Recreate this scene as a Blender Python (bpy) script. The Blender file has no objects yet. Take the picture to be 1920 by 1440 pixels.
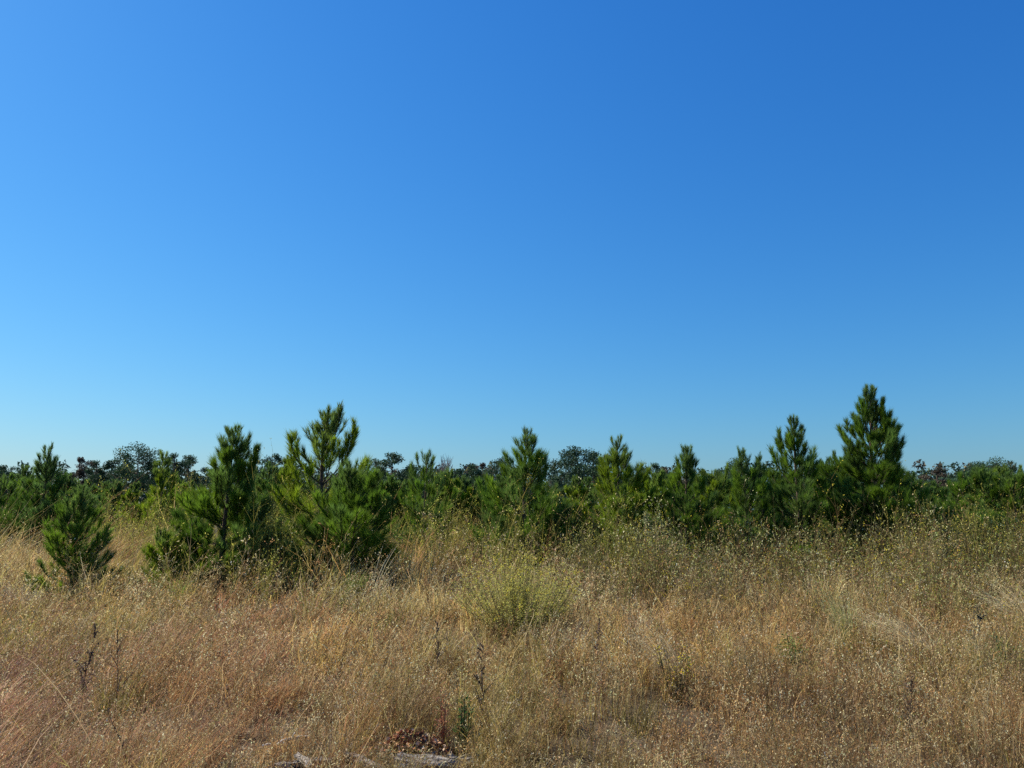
import bpy, math, random
import numpy as np
from math import radians, sin, cos, tan, pi
C = bpy.context.scene
COL = C.collection

# ---------------------------------------------------------------- camera
EYE = 1.6
cd = bpy.data.cameras.new('camera'); cam = bpy.data.objects.new('camera', cd); COL.objects.link(cam); C.camera = cam
cd.sensor_fit = 'HORIZONTAL'; cd.sensor_width = 36; cd.lens = 27; cd.clip_start = 0.05; cd.clip_end = 6000
PITCH = 9.27
cam.location = (0, 0, EYE); cam.rotation_euler = (radians(90 + PITCH), 0, 0)
# ---------------------------------------------------------------- sky, sun, exposure
SUN_ROT, SUN_EL = -62.0, 44.0
w = bpy.data.worlds.new('World'); C.world = w; w.use_nodes = True
nt = w.node_tree; bg = nt.nodes['Background']
sk = nt.nodes.new('ShaderNodeTexSky'); sk.sky_type = 'NISHITA'; sk.sun_disc = False
sk.sun_elevation = radians(SUN_EL); sk.sun_rotation = radians(SUN_ROT)
sk.air_density = 1.5; sk.dust_density = 0.3; sk.ozone_density = 1.0
SKY = 0.1
sep = nt.nodes.new('ShaderNodeSeparateColor'); com = nt.nodes.new('ShaderNodeCombineColor')
nt.links.new(sk.outputs[0], sep.inputs[0])
for k, (g, s) in enumerate(((1.57, 0.435), (1.09, 0.740), (0.78, 1.14))):
    a = nt.nodes.new('ShaderNodeMath'); a.operation = 'MULTIPLY'; a.inputs[1].default_value = SKY
    b = nt.nodes.new('ShaderNodeMath'); b.operation = 'POWER'; b.inputs[1].default_value = g
    c = nt.nodes.new('ShaderNodeMath'); c.operation = 'MULTIPLY'; c.inputs[1].default_value = s / SKY
    nt.links.new(sep.outputs[k], a.inputs[0]); nt.links.new(a.outputs[0], b.inputs[0])
    nt.links.new(b.outputs[0], c.inputs[0]); nt.links.new(c.outputs[0], com.inputs[k])
nt.links.new(com.outputs[0], bg.inputs[0]); EXPO = 0.8
bg.inputs[1].default_value = SKY / 2 ** EXPO
ld = bpy.data.lights.new('sun', 'SUN'); ld.energy = 5.0; ld.angle = radians(0.5); ld.color = (1.0, 0.93, 0.82)
lo = bpy.data.objects.new('sun', ld); COL.objects.link(lo)
az, el = radians(SUN_ROT), radians(SUN_EL)
from mathutils import Vector
sd = Vector((sin(az) * cos(el), cos(az) * cos(el), sin(el)))
lo.rotation_euler = sd.to_track_quat('Z', 'Y').to_euler(); lo.location = sd * 60
C.view_settings.view_transform = 'Standard'; C.view_settings.look = 'None'
C.view_settings.exposure = EXPO; C.view_settings.gamma = 1.0
try:
    C.cycles.use_denoising = False
    C.cycles.max_bounces = 6; C.cycles.diffuse_bounces = 4; C.cycles.transmission_bounces = 4
    C.cycles.caustics_reflective = False; C.cycles.caustics_refractive = False
except Exception: pass

# ---------------------------------------------------------------- helpers
rng = np.random.default_rng(7)
def hash2(ix, iy, seed):
    h = (ix.astype(np.int64) * 374761393 + iy.astype(np.int64) * 668265263 + seed * 974634777) & 0xffffffff
    h = ((h ^ (h >> 13)) * 1274126177) & 0xffffffff
    return ((h ^ (h >> 16)) & 0xffff) / 65535.0
def noise(x, y, seed=0):
    ix, iy = np.floor(x), np.floor(y); fx, fy = x - ix, y - iy
    fx = fx * fx * (3 - 2 * fx); fy = fy * fy * (3 - 2 * fy)
    a = hash2(ix, iy, seed); b = hash2(ix + 1, iy, seed); c = hash2(ix, iy + 1, seed); d = hash2(ix + 1, iy + 1, seed)
    return a + (b - a) * fx + (c - a) * fy + (a - b - c + d) * fx * fy
def fbm(x, y, seed=0, o=3):
    s = 0; t = 0; a = 1.0
    for i in range(o):
        s = s + a * noise(x * 2 ** i, y * 2 ** i, seed + i * 17); t += a; a *= .5
    return s / t
def ground_z(x, y):
    x = np.asarray(x, float); y = np.asarray(y, float)
    f = np.clip(1 - (np.hypot(x, y) - 120) / 300, 0, 1)
    return ((fbm(x * .35, y * .35, 3) - .5) * .16 + (fbm(x * .06, y * .06, 5) - .5) * .3 * np.clip(np.hypot(x, y) / 20, 0, 1)) * f
def depth_of(py, h=0.0):
    """distance at which something of height h shows at source row py"""
    dep = math.atan((py - 720) / 1440) - radians(PITCH)
    return (EYE - h) / math.tan(dep)
def X(px, D):      # ground x at distance D for a source column
    return (px - 960) / 1440 * D * cos(radians(PITCH)) * 1.013
def top_h(py, D):  # height that reaches source row py at distance D
    return EYE + D * tan(math.atan((720 - py) / 1440) + radians(PITCH))

class Soup:
    def __init__(s): s.v = []; s.f = []; s.c = []; s.n = 0
    def add(s, v, f, c):
        v = np.asarray(v, np.float32).reshape(-1, 3); f = np.asarray(f, np.int64).reshape(-1, 3)
        c = np.asarray(c, np.float32)
        if c.ndim == 1: c = np.tile(c, (len(v), 1))
        s.v.append(v); s.f.append(f + s.n); s.c.append(c.reshape(-1, 3)); s.n += len(v)
    def mesh(s, name, smooth=False):
        v = np.concatenate(s.v); f = np.concatenate(s.f).astype(np.int32); c = np.concatenate(s.c)
        m = bpy.data.meshes.new(name)
        m.vertices.add(len(v)); m.vertices.foreach_set('co', v.ravel())
        m.loops.add(len(f) * 3); m.loops.foreach_set('vertex_index', f.ravel())
        m.polygons.add(len(f)); m.polygons.foreach_set('loop_start', np.arange(0, len(f) * 3, 3, dtype=np.int32))
        m.polygons.foreach_set('use_smooth', np.full(len(f), smooth))
        a = m.color_attributes.new('tint', 'FLOAT_COLOR', 'POINT')
        a.data.foreach_set('color', np.concatenate([c, np.ones((len(c), 1), np.float32)], 1).ravel().astype(np.float32))
        m.update(calc_edges=True)
        return m
def obj(name, soup, mat, parent=None, smooth=False):
    m = soup if isinstance(soup, bpy.types.Mesh) else soup.mesh(name, smooth)
    m.materials.append(mat); o = bpy.data.objects.new(name, m); COL.objects.link(o)
    if parent is not None: o.parent = parent
    return o
def thing(name, label, cat, loc, group=None, rz=0.0):
    o = bpy.data.objects.new(name, None); COL.objects.link(o); o.location = loc; o.rotation_euler = (0, 0, rz)
    o.empty_display_size = .2; return tag(o, label, cat, group)
def tag(o, label, cat, group=None, kind=None):
    o['label'] = label
    if cat: o['category'] = cat
    if group: o['group'] = group
    if kind: o['kind'] = kind
    return o
def copy_tree(root, loc, label, rz=0, sc=1.0):
    r = root.copy(); COL.objects.link(r); r.location = loc; r.rotation_euler = (0, 0, rz); r.scale = (sc, sc, sc); r['label'] = label
    for ch in list(root.children):
        c = ch.copy(); COL.objects.link(c); c.parent = r
        for g in list(ch.children):
            d = g.copy(); COL.objects.link(d); d.parent = c
    return r

def unit(v): return v / np.maximum(np.linalg.norm(v, axis=-1, keepdims=True), 1e-9)
def rand_unit(n, r=None):
    v = (r or rng).normal(size=(n, 3)); return unit(v)
def tube(s, pts, rad, col, sides=6):
    pts = np.asarray(pts, float); n = len(pts); rad = np.broadcast_to(np.asarray(rad, float), (n,))
    t = np.gradient(pts, axis=0); t = unit(t); up = np.array([.31, .17, .93]) if abs(t[0, 2]) < .85 else np.array([1., .1, 0])
    a = unit(np.cross(t, up)); b = np.cross(t, a); ang = np.arange(sides) * 2 * pi / sides
    v = pts[:, None] + rad[:, None, None] * (np.cos(ang)[None, :, None] * a[:, None] + np.sin(ang)[None, :, None] * b[:, None])
    i = np.arange(n - 1)[:, None] * sides; j = np.arange(sides)[None]; k = (j + 1) % sides
    q = np.stack([i + j, i + k, i + sides + k, i + sides + j], -1).reshape(-1, 4)
    f = np.concatenate([q[:, [0, 1, 2]], q[:, [0, 2, 3]]])
    cap = np.array([[(n - 1) * sides, (n - 1) * sides + m, (n - 1) * sides + m + 1] for m in range(1, sides - 1)])
    s.add(v.reshape(-1, 3), np.concatenate([f, cap]), col)
def strips(s, P, path, wid, col, seg, sidev=None):
    """n ribbons: path(s)->(n,3) for s in 0..1, tapering to a point"""
    n = len(P); lv = []
    if sidev is None:
        th = rng.uniform(0, 2 * pi, n); sidev = np.stack([np.cos(th), np.sin(th), np.zeros(n)], 1)
    for k in range(seg):
        t = k / seg; p = path(t); wk = (wid * (1 - .55 * t))[:, None] * .5
        lv += [p - sidev * wk, p + sidev * wk]
    lv.append(path(1.0)); m = 2 * seg + 1
    v = np.stack(lv, 1); f = []
    for k in range(seg - 1):
        a = 2 * k; f += [[a, a + 1, a + 3], [a, a + 3, a + 2]]
    a = 2 * (seg - 1); f += [[a, a + 1, a + 2]]
    F = (np.arange(n)[:, None, None] * m + np.array(f)[None]).reshape(-1, 3)
    s.add(v.reshape(-1, 3), F, np.repeat(col, m, axis=0))
def flecks(s, p, d, L, W, col):
    """small diamond leaves / spikelets at p pointing along d"""
    n = len(p); d = unit(d); q = unit(np.cross(d, rand_unit(n))); L = np.broadcast_to(L, (n,))[:, None]; W = np.broadcast_to(W, (n,))[:, None]
    v = np.stack([p, p + d * L * .5 + q * W * .5, p + d * L, p + d * L * .5 - q * W * .5], 1)
    F = (np.arange(n)[:, None, None] * 4 + np.array([[0, 1, 2], [0, 2, 3]])[None]).reshape(-1, 3)
    s.add(v.reshape(-1, 3), F, np.repeat(col, 4, axis=0))
WARM = np.array([1.17, 1.09, .86])
def jitter(col, n, v=.18, h=.04):
    c = np.broadcast_to(np.asarray(col, float) * WARM, (n, 3)) * (1 + rng.normal(0, v, (n, 1))) * (1 + rng.normal(0, h, (n, 3)))
    return np.clip(c, .01, .85)

# ---------------------------------------------------------------- materials
def leaf_mat(name, trans=.35, rough=.6, spec=.3):
    m = bpy.data.materials.new(name); m.use_nodes = True; t = m.node_tree; t.nodes.clear()
    out = t.nodes.new('ShaderNodeOutputMaterial'); at = t.nodes.new('ShaderNodeAttribute'); at.attribute_name = 'tint'
    p = t.nodes.new('ShaderNodeBsdfPrincipled'); p.inputs['Roughness'].default_value = rough; p.inputs['Specular IOR Level'].default_value = spec
    tr = t.nodes.new('ShaderNodeBsdfTranslucent'); mx = t.nodes.new('ShaderNodeMixShader'); mx.inputs[0].default_value = trans
    t.links.new(at.outputs['Color'], p.inputs['Base Color']); t.links.new(at.outputs['Color'], tr.inputs[0])
    t.links.new(p.outputs[0], mx.inputs[1]); t.links.new(tr.outputs[0], mx.inputs[2]); t.links.new(mx.outputs[0], out.inputs[0])
    return m
M_NEEDLE = leaf_mat('pine_needle', .5, .55, .15)
M_GRASS = leaf_mat('dry_grass', .45, .6, .12)
M_LEAF = leaf_mat('weed_leaf', .4, .65, .1)
M_FAR = leaf_mat('far_foliage', .2, .7, .2)
def noisy_mat(name, c1, c2, scale, rough=.9, bump=.3, tint=False, detail=6, stretch=(1, 1, 1)):
    m = bpy.data.materials.new(name); m.use_nodes = True; t = m.node_tree; p = t.nodes['Principled BSDF']
    p.inputs['Roughness'].default_value = rough; p.inputs['Specular IOR Level'].default_value = .2
    tc = t.nodes.new('ShaderNodeTexCoord'); mp = t.nodes.new('ShaderNodeMapping'); mp.inputs['Scale'].default_value = stretch
    nz = t.nodes.new('ShaderNodeTexNoise'); nz.inputs['Scale'].default_value = scale; nz.inputs['Detail'].default_value = detail
    cr = t.nodes.new('ShaderNodeValToRGB'); cr.color_ramp.elements[0].position = .3; cr.color_ramp.elements[1].position = .7
    cr.color_ramp.elements[0].color = (*c1, 1); cr.color_ramp.elements[1].color = (*c2, 1)
    t.links.new(tc.outputs['Object'], mp.inputs[0]); t.links.new(mp.outputs[0], nz.inputs['Vector']); t.links.new(nz.outputs[0], cr.inputs[0])
    src = cr.outputs[0]
    if tint:
        at = t.nodes.new('ShaderNodeAttribute'); at.attribute_name = 'tint'
        mm = t.nodes.new('ShaderNodeMix'); mm.data_type = 'RGBA'; mm.blend_type = 'MULTIPLY'; mm.inputs[0].default_value = 1
        t.links.new(src, mm.inputs[6]); t.links.new(at.outputs['Color'], mm.inputs[7]); src = mm.outputs[2]
    t.links.new(src, p.inputs['Base Color'])
    bp = t.nodes.new('ShaderNodeBump'); bp.inputs['Strength'].default_value = bump; bp.inputs['Distance'].default_value = .02
    t.links.new(nz.outputs[0], bp.inputs['Height']); t.links.new(bp.outputs[0], p.inputs['Normal'])
    return m
M_BARK = noisy_mat('pine_bark', (.05, .034, .025), (.15, .10, .07), 30, bump=.5)
M_SOIL = noisy_mat('litter_soil', (.032, .023, .014), (.11, .08, .045), 9, bump=.6)
M_OLDWOOD = noisy_mat('weathered_wood', (.05, .042, .034), (.40, .355, .30), 14, bump=1.0, stretch=(1, 5, 5))
M_CHIP = leaf_mat('bark_chip', .0, .8, .2)
M_TWIG = leaf_mat('dead_twig', .0, .8, .2)
M_STALK = leaf_mat('dead_stalk', .1, .7, .2)

# ---------------------------------------------------------------- ground
def make_ground():
    r = np.concatenate([np.arange(0, 40, .5), np.geomspace(40, 3500, 46)]); a = np.linspace(0, 2 * pi, 181)[:-1]
    R, A = np.meshgrid(r, a, indexing='ij'); x = R * np.cos(A); y = R * np.sin(A); z = ground_z(x, y)
    v = np.stack([x, y, z], -1).reshape(-1, 3); n = len(a)
    i, j = np.meshgrid(np.arange(len(r) - 1), np.arange(n), indexing='ij'); k = (j + 1) % n
    q = np.stack([i * n + j, (i + 1) * n + j, (i + 1) * n + k, i * n + k], -1).reshape(-1, 4)
    f = np.concatenate([q[:, [0, 1, 2]], q[:, [0, 2, 3]]])
    s = Soup(); s.add(v, f, (1, 1, 1)); o = obj('ground', s, M_SOIL, smooth=True); o['kind'] = 'structure'; o['label'] = 'brown soil and plant litter under the grass'
make_ground()

# ---------------------------------------------------------------- young pines
GREENS = dict(yellow=(.165, .235, .013), mid=(.090, .168, .016), deep=(.050, .115, .018), blue=(.105, .165, .048))
def needles(s, A, B, per, L, wid, col, r, spread=(25, 60), start=.05):
    """bottlebrush of needles along shoots A->B"""
    n = len(A); idx = np.repeat(np.arange(n), per); m = len(idx)
    t = r.uniform(start, 1, m) ** .8; d = unit(B - A)[idx]; p = A[idx] + (B - A)[idx] * t[:, None]
    q = unit(np.cross(d, rand_unit(m, r))); th = np.radians(r.uniform(spread[0], spread[1], m) * (1 - .45 * t))
    nd = unit(d * np.cos(th)[:, None] + q * np.sin(th)[:, None] + np.array([0, 0, .32]))
    ln = L * r.uniform(.65, 1.1, m)
    tip = p + nd * ln[:, None]; tip[:, 2] -= ln * .22 * (1 - np.abs(nd[:, 2])) * r.uniform(0, 1, m)
    sd_ = unit(np.cross(nd, rand_unit(m, r))) * (wid * r.uniform(.7, 1.3, m))[:, None] * .5
    v = np.stack([p - sd_, p + sd_, tip], 1).reshape(-1, 3)
    f = np.arange(m * 3).reshape(-1, 3)
    cc = np.repeat((col[idx] * (1 + r.normal(0, .16, (m, 1)))).clip(.004, .6), 3, axis=0)
    s.add(v, f, cc)
def grow_pine(seed, H, W, dens=1.0, wid=.006, nl=.215, base=.06, bushy=1.0, tops=1, asc=1.0, tone='mid', whorl=.36, lean=(0, 0), brown=.0, top_frac=.28, gap=None, shape=.95):
    """returns trunk soup, list of branch soups, crown soup"""
    r = np.random.default_rng(seed); trunk = Soup(); br = []; crown = Soup()
    n = 12; tz = np.linspace(0, 1, n)
    bend = np.stack([lean[0] * tz ** 1.5 + .012 * H * np.sin(tz * 5 + seed) * tz, lean[1] * tz ** 1.5 + .01 * H * np.sin(tz * 4 + 2 * seed) * tz, tz * H * .96], 1)
    r0 = .011 * H + .012
    tube(trunk, bend, r0 * (1 - .84 * tz), (1, 1, 1), 8)
    def tp(h):
        t = np.clip(h / H / .96, 0, 1) * (n - 1); i = int(min(t, n - 2)); return bend[i] + (bend[i + 1] - bend[i]) * (t - i)
    SA, SB, SC, SN = [], [], [], []
    basec = np.array(GREENS[tone]); yc = np.array(GREENS['yellow']); bc = np.array(GREENS['blue']); dc = np.array(GREENS['deep'])
    def shoot(a, b, c, k=1.0): SA.append(a); SB.append(b); SC.append(c); SN.append(k)
    h = base * H; hs = []
    while h < H * .85:
        hs.append(h); h += whorl * r.uniform(.65, 1.15) * (1 - .3 * h / H) * (H / 3.5) ** .5
    hs.append(H * .9)
    for h in hs:
        u = h / H
        if gap and gap[0] < u < gap[1]: continue
        nb = int(round(r.integers(4, 7) * bushy)) if u < .8 else int(r.integers(3, 5) + (tops > 2))
        phi0 = r.uniform(0, 2 * pi)
        prof = (1 - u) ** shape * 1.18 * (1 if u > .2 else .8 + 1.0 * u)
        for b in range(nb):
            phi = phi0 + b * 2 * pi / nb + r.normal(0, .3)
            e0 = radians(np.clip((2 + 54 * u) * asc + r.normal(0, 8), -5, 62))   # elevation at the root
            e1 = min(radians(84), e0 + radians(r.uniform(25, 50) * (1 - .4 * u)))      # and at the tip
            span = max(.10, W * .5 * prof * r.uniform(.5, 1.2)) - .10
            L = max(span, .06) / max(.35, cos(e0 + (e1 - e0) * .42)); L = max(L, (.24 if u < .85 else .14) * r.uniform(.6, 1.3) if u > .6 else .15)
            L = min(L, .45 * H)
            m = 6; pts = [tp(h + r.normal(0, .02))]
            for k in range(1, m):
                e = e0 + (e1 - e0) * (k / (m - 1)) ** 1.3
                ph = phi + r.normal(0, .07)
                pts.append(pts[-1] + np.array([cos(ph) * cos(e), sin(ph) * cos(e), sin(e)]) * L / (m - 1))
            pts = np.array(pts); rr = (.004 + .010 * L) * (1 - .75 * np.linspace(0, 1, m))
            s = Soup(); tube(s, pts, rr, (1, 1, 1), 5)
            cpick = r.uniform()
            cb = basec * (1 - .6 * cpick) + (yc if cpick < .5 + .2 * (1 - u) else bc) * (.6 * cpick)
            cb = cb * r.uniform(.75, 1.3)
            if u > 1 - top_frac: cb = .5 * cb + .5 * bc
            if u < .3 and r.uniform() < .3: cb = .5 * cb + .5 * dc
            if u < .45 and r.uniform() < brown: cb = np.array([.2, .09, .03]) * r.uniform(.7, 1.2)
            for k in range(m - 1):
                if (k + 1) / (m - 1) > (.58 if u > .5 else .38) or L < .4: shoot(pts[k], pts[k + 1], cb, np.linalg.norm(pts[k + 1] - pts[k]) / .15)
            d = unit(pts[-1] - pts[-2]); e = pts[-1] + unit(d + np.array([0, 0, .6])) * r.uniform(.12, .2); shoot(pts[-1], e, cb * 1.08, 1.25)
            tube(s, [pts[-1], (pts[-1] + e) / 2, e], [.004, .004, .003], (1, 1, 1), 3)
            ns = int(max(1 if u < .85 else 0, L / (.17 if u > .5 else .13) * bushy))
            for q in range(ns):
                t = r.uniform(.28 if L > .45 and u > .5 else .12, .95); i = int(t * (m - 1)); a = pts[i] + (pts[min(i + 1, m - 1)] - pts[i]) * (t * (m - 1) - i)
                side = r.choice([-1, 1]) * radians(r.uniform(22, 65)); dd = unit(pts[min(i + 1, m - 1)] - pts[max(i - 1, 0)])
                c_, s_ = cos(side), sin(side); dd = np.array([dd[0] * c_ - dd[1] * s_, dd[0] * s_ + dd[1] * c_, dd[2] + r.uniform(-.15, .5)])
                ll = r.uniform(.6, 1.1) * (.10 + .42 * L * (1 - t)); dd = unit(dd); bpt = a + dd * ll
                mid = (a + bpt) * .5 + np.array([0, 0, -.02]); tube(s, [a, mid, bpt], [.005, .0045, .0035], (1, 1, 1), 3)
                tip = bpt + unit(dd + np.array([0, 0, .9])) * r.uniform(.10, .2)
                c3 = cb * (1 + r.normal(0, .16))
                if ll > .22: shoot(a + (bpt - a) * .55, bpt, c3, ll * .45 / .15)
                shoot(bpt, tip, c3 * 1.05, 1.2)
            br.append(s)
    top = tp(H); hh = min(.42, .12 * H)
    for k in range(tops + 2):
        ph = r.uniform(0, 2 * pi); f = 0 if k == 0 else 1
        a = tp(H * .96 - f * r.uniform(.7, 1.5) * hh); ll = hh * (1.0 if k == 0 else r.uniform(.55, .9))
        b = a + unit(np.array([cos(ph) * .6 * f, sin(ph) * .6 * f, 1])) * ll * (1 if k == 0 else .75)
        if k == 0: a = tp(H * .96 - hh * .6); b = top + np.array([0, 0, max(.02, .04 * H - nl * .7)])
        tube(trunk, [a, (a + b) / 2, b], [.008, .007, .005], (1, 1, 1), 4)
        shoot(a, b, bc * .6 + basec * .4, 2.0)
    A = np.array(SA); B = np.array(SB); Cc = np.array(SC); K = np.array(SN)
    per = np.maximum(6, (58 * dens * K)).astype(int); hz = A[:, 2] / H
    for lo_, hi_, sp in ((-9, .55, (15, 58)), (.55, .8, (18, 52)), (.8, .93, (20, 50)), (.93, 2, (20, 46))):
        sel = np.where((hz >= lo_) & (hz < hi_))[0]
        if len(sel) == 0: continue
        rep = np.repeat(sel, np.maximum(1, per[sel] // 8))
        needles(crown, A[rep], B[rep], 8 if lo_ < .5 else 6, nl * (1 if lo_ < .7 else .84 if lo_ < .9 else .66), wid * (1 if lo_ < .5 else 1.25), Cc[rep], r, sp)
    return trunk, br, crown
def plant_pine(label, px, D, topy, W, seed, near=False, group='young pines in the row behind the grass', name='pine_tree', rz=0, **kw):
    H = top_h(topy, D) - float(ground_z(X(px, D), D)) ; x = X(px, D)
    t, b, c = grow_pine(seed, H, W, **kw)
    V = np.concatenate(c.v); sz = H / np.percentile(V[:, 2], 99.93); rr = np.percentile(np.abs(V[:, 0] - np.median(V[:, 0])), 97.5); sx = float(np.clip(W * .5 / rr, .75, 1.4))
    for sp in [t, c] + b:
        for v in sp.v: v[:, :2] *= sx; v[:, 2] *= sz
    o = thing(name, label, 'pine tree', (x, D, float(ground_z(x, D)) - .02), group, rz)
    tr = obj('trunk', t, M_BARK, o, True)
    if near:
        b.sort(key=lambda s: -s.n)
        for s in b[:95]: obj('branch', s, M_BARK, tr, True)
    else:
        s2 = Soup()
        for s in b:
            for v, f in zip(s.v, s.f):
                off = int(f.min()); s2.add(v, f - off, (1, 1, 1))
        obj('branch', s2, M_BARK, tr, True)
    obj('crown', c, M_NEEDLE, o)
    return o

G1 = 'young pines in the row behind the grass'
# main row: label, column of the trunk, distance, row of the top, crown width, seed
plant_pine('dense dark green pine with bristly upright tip, leftmost of the large pines', 428, 15.6, 795, 2.18, 507, near=True, tone='mid', dens=1.4, tops=3, bushy=1.3, asc=1.1, base=.04, lean=(.05, 0), shape=1.08)
plant_pine('tall open-topped pine with forked silvery tips, yellow-green low branches, beside the dense dark pine', 600, 16.6, 757, 2.45, 522, near=True, tone='yellow', dens=1.0, tops=6, bushy=1.05, asc=1.2, base=.08, lean=(.12, 0), top_frac=.42)
plant_pine('short broad pine with one thin spire, at the right foot of the forked tall pine', 668, 15.2, 858, 2.12, 501, near=True, tone='mid', dens=1.15, tops=1, bushy=1.2, asc=1.1, base=.05, lean=(-.08, 0), shape=1.05)
plant_pine('small pine sapling with visible thin trunk, standing alone in grass at far left', 158, 14.4, 902, 1.25, 506, near=True, tone='mid', dens=1.0, tops=1, bushy=1.1, asc=1.0, base=.03, whorl=.24, nl=.16, shape=1.05)
plant_pine('low bushy pine sapling leaning left, at the left foot of the dense dark pine', 356, 14.6, 985, 1.33, 15, near=True, tone='yellow', dens=1.1, tops=1, bushy=1.3, asc=1.3, base=.06, lean=(-.42, 0), whorl=.26, nl=.16)
plant_pine('medium pine with stubby blunt tip, first pine beyond the sapling at far left', 90, 21.5, 832, 1.86, 16, tone='deep', dens=1.0, tops=2, bushy=1.2, wid=.007)
plant_pine('broad pine cut by the left edge of the view, beside the blunt-tipped pine', 8, 22.5, 884, 2.12, 17, tone='mid', tops=1, wid=.007, bushy=1.2)
plant_pine('narrow pointed pine with yellowish left flank, between the far-left sapling and the dense dark pine', 308, 25, 842, 1.43, 18, tone='yellow', tops=0, wid=.008, bushy=1.3, asc=.8)
plant_pine('shapely pine with dense needle spire, rising directly behind the yellow bush', 985, 18.6, 800, 2.10, 505, near=True, tone='mid', dens=1.1, tops=2, bushy=1.3, asc=1.1, base=.05, brown=.0, shape=1.05)
plant_pine('wide low dark pine filling the right side of the pine behind the yellow bush', 1035, 19.6, 905, 1.95, 20, tone='deep', dens=1.2, tops=1, bushy=1.4, wid=.006, asc=.8)
plant_pine('bright green pine with two unequal tips, second pine to the right of the yellow bush', 1155, 20, 816, 2.10, 507, near=True, tone='yellow', dens=1.1, tops=2, bushy=1.3, asc=1.1, base=.04, wid=.006, shape=1.05)
plant_pine('pine with cluster of feathery tips, in the middle of the right half row', 1283, 20, 832, 1.95, 22, tone='mid', dens=1.1, tops=4, bushy=1.2, asc=1.15, wid=.006, shape=1.0)
plant_pine('lower bushy pine attached to the right flank of the feathery-tipped pine', 1326, 22, 866, 1.81, 23, tone='yellow', dens=1.1, tops=1, bushy=1.3, asc=1.1, wid=.006, shape=.72)
plant_pine('slim pine with a thin bare-looking candle, between the feathery-tipped pine and the evenly tiered pine', 1391, 20.6, 836, 1.60, 24, tone='mid', tops=1, bushy=1.1, asc=1.15, wid=.006, shape=1.0)
plant_pine('small pine with dark cone-like tip, just left of the evenly tiered pine', 1424, 22, 850, 1.60, 25, tone='deep', tops=2, bushy=1.1, asc=1.15, wid=.006, shape=1.0)
plant_pine('second tallest pine of the right group, evenly tiered with a narrow tip', 1492, 20.5, 778, 2.15, 504, near=True, tone='mid', dens=1.15, tops=3, bushy=1.3, asc=1.1, base=.04, shape=1.05)
plant_pine('broad mid-height pine wedged between the two tallest pines of the right group', 1565, 22.5, 848, 2.10, 27, tone='mid', tops=2, bushy=1.3, asc=1.2, wid=.007, shape=.7)
plant_pine('tallest pine of all, thick conical crown with long thin leader, right of centre', 1634, 20.5, 722, 2.55, 505, near=True, tone='mid', dens=1.4, tops=1, bushy=1.5, asc=1.1, base=.06, lean=(.05, 0), whorl=.36, shape=1.05)
plant_pine('candle pine: thin top with one tall bristly tip, between forked pine and yellow bush', 798, 20, 842, 2.00, 500, near=True, tone='mid', dens=.9, tops=1, bushy=1.0, asc=1.1, wid=.006)
plant_pine('low spreading pine at the left foot of the pine behind the yellow bush', 915, 19.5, 946, 1.27, 30, tone='mid', dens=.8, tops=1, bushy=.9, wid=.006)
plant_pine('rounded green pine just behind the right edge weeds, second from the right edge', 1835, 24, 874, 2.55, 31, tone='mid', dens=1.1, tops=3, bushy=1.5, wid=.007, asc=1.0)
plant_pine('bushy pine at the right edge of the view, behind pale grass', 1893, 23, 882, 1.81, 32, tone='mid', tops=2, bushy=1.3, wid=.007)
plant_pine('low dark pine at the right foot of the tallest pine', 1720, 23.5, 910, 1.59, 33, tone='deep', tops=1, bushy=1.3, wid=.007)
plant_pine('yellowish low pine between the tallest pine and the rounded pine near the right edge', 1778, 25, 925, 1.59, 34, tone='yellow', tops=1, bushy=1.3, wid=.007)

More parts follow.
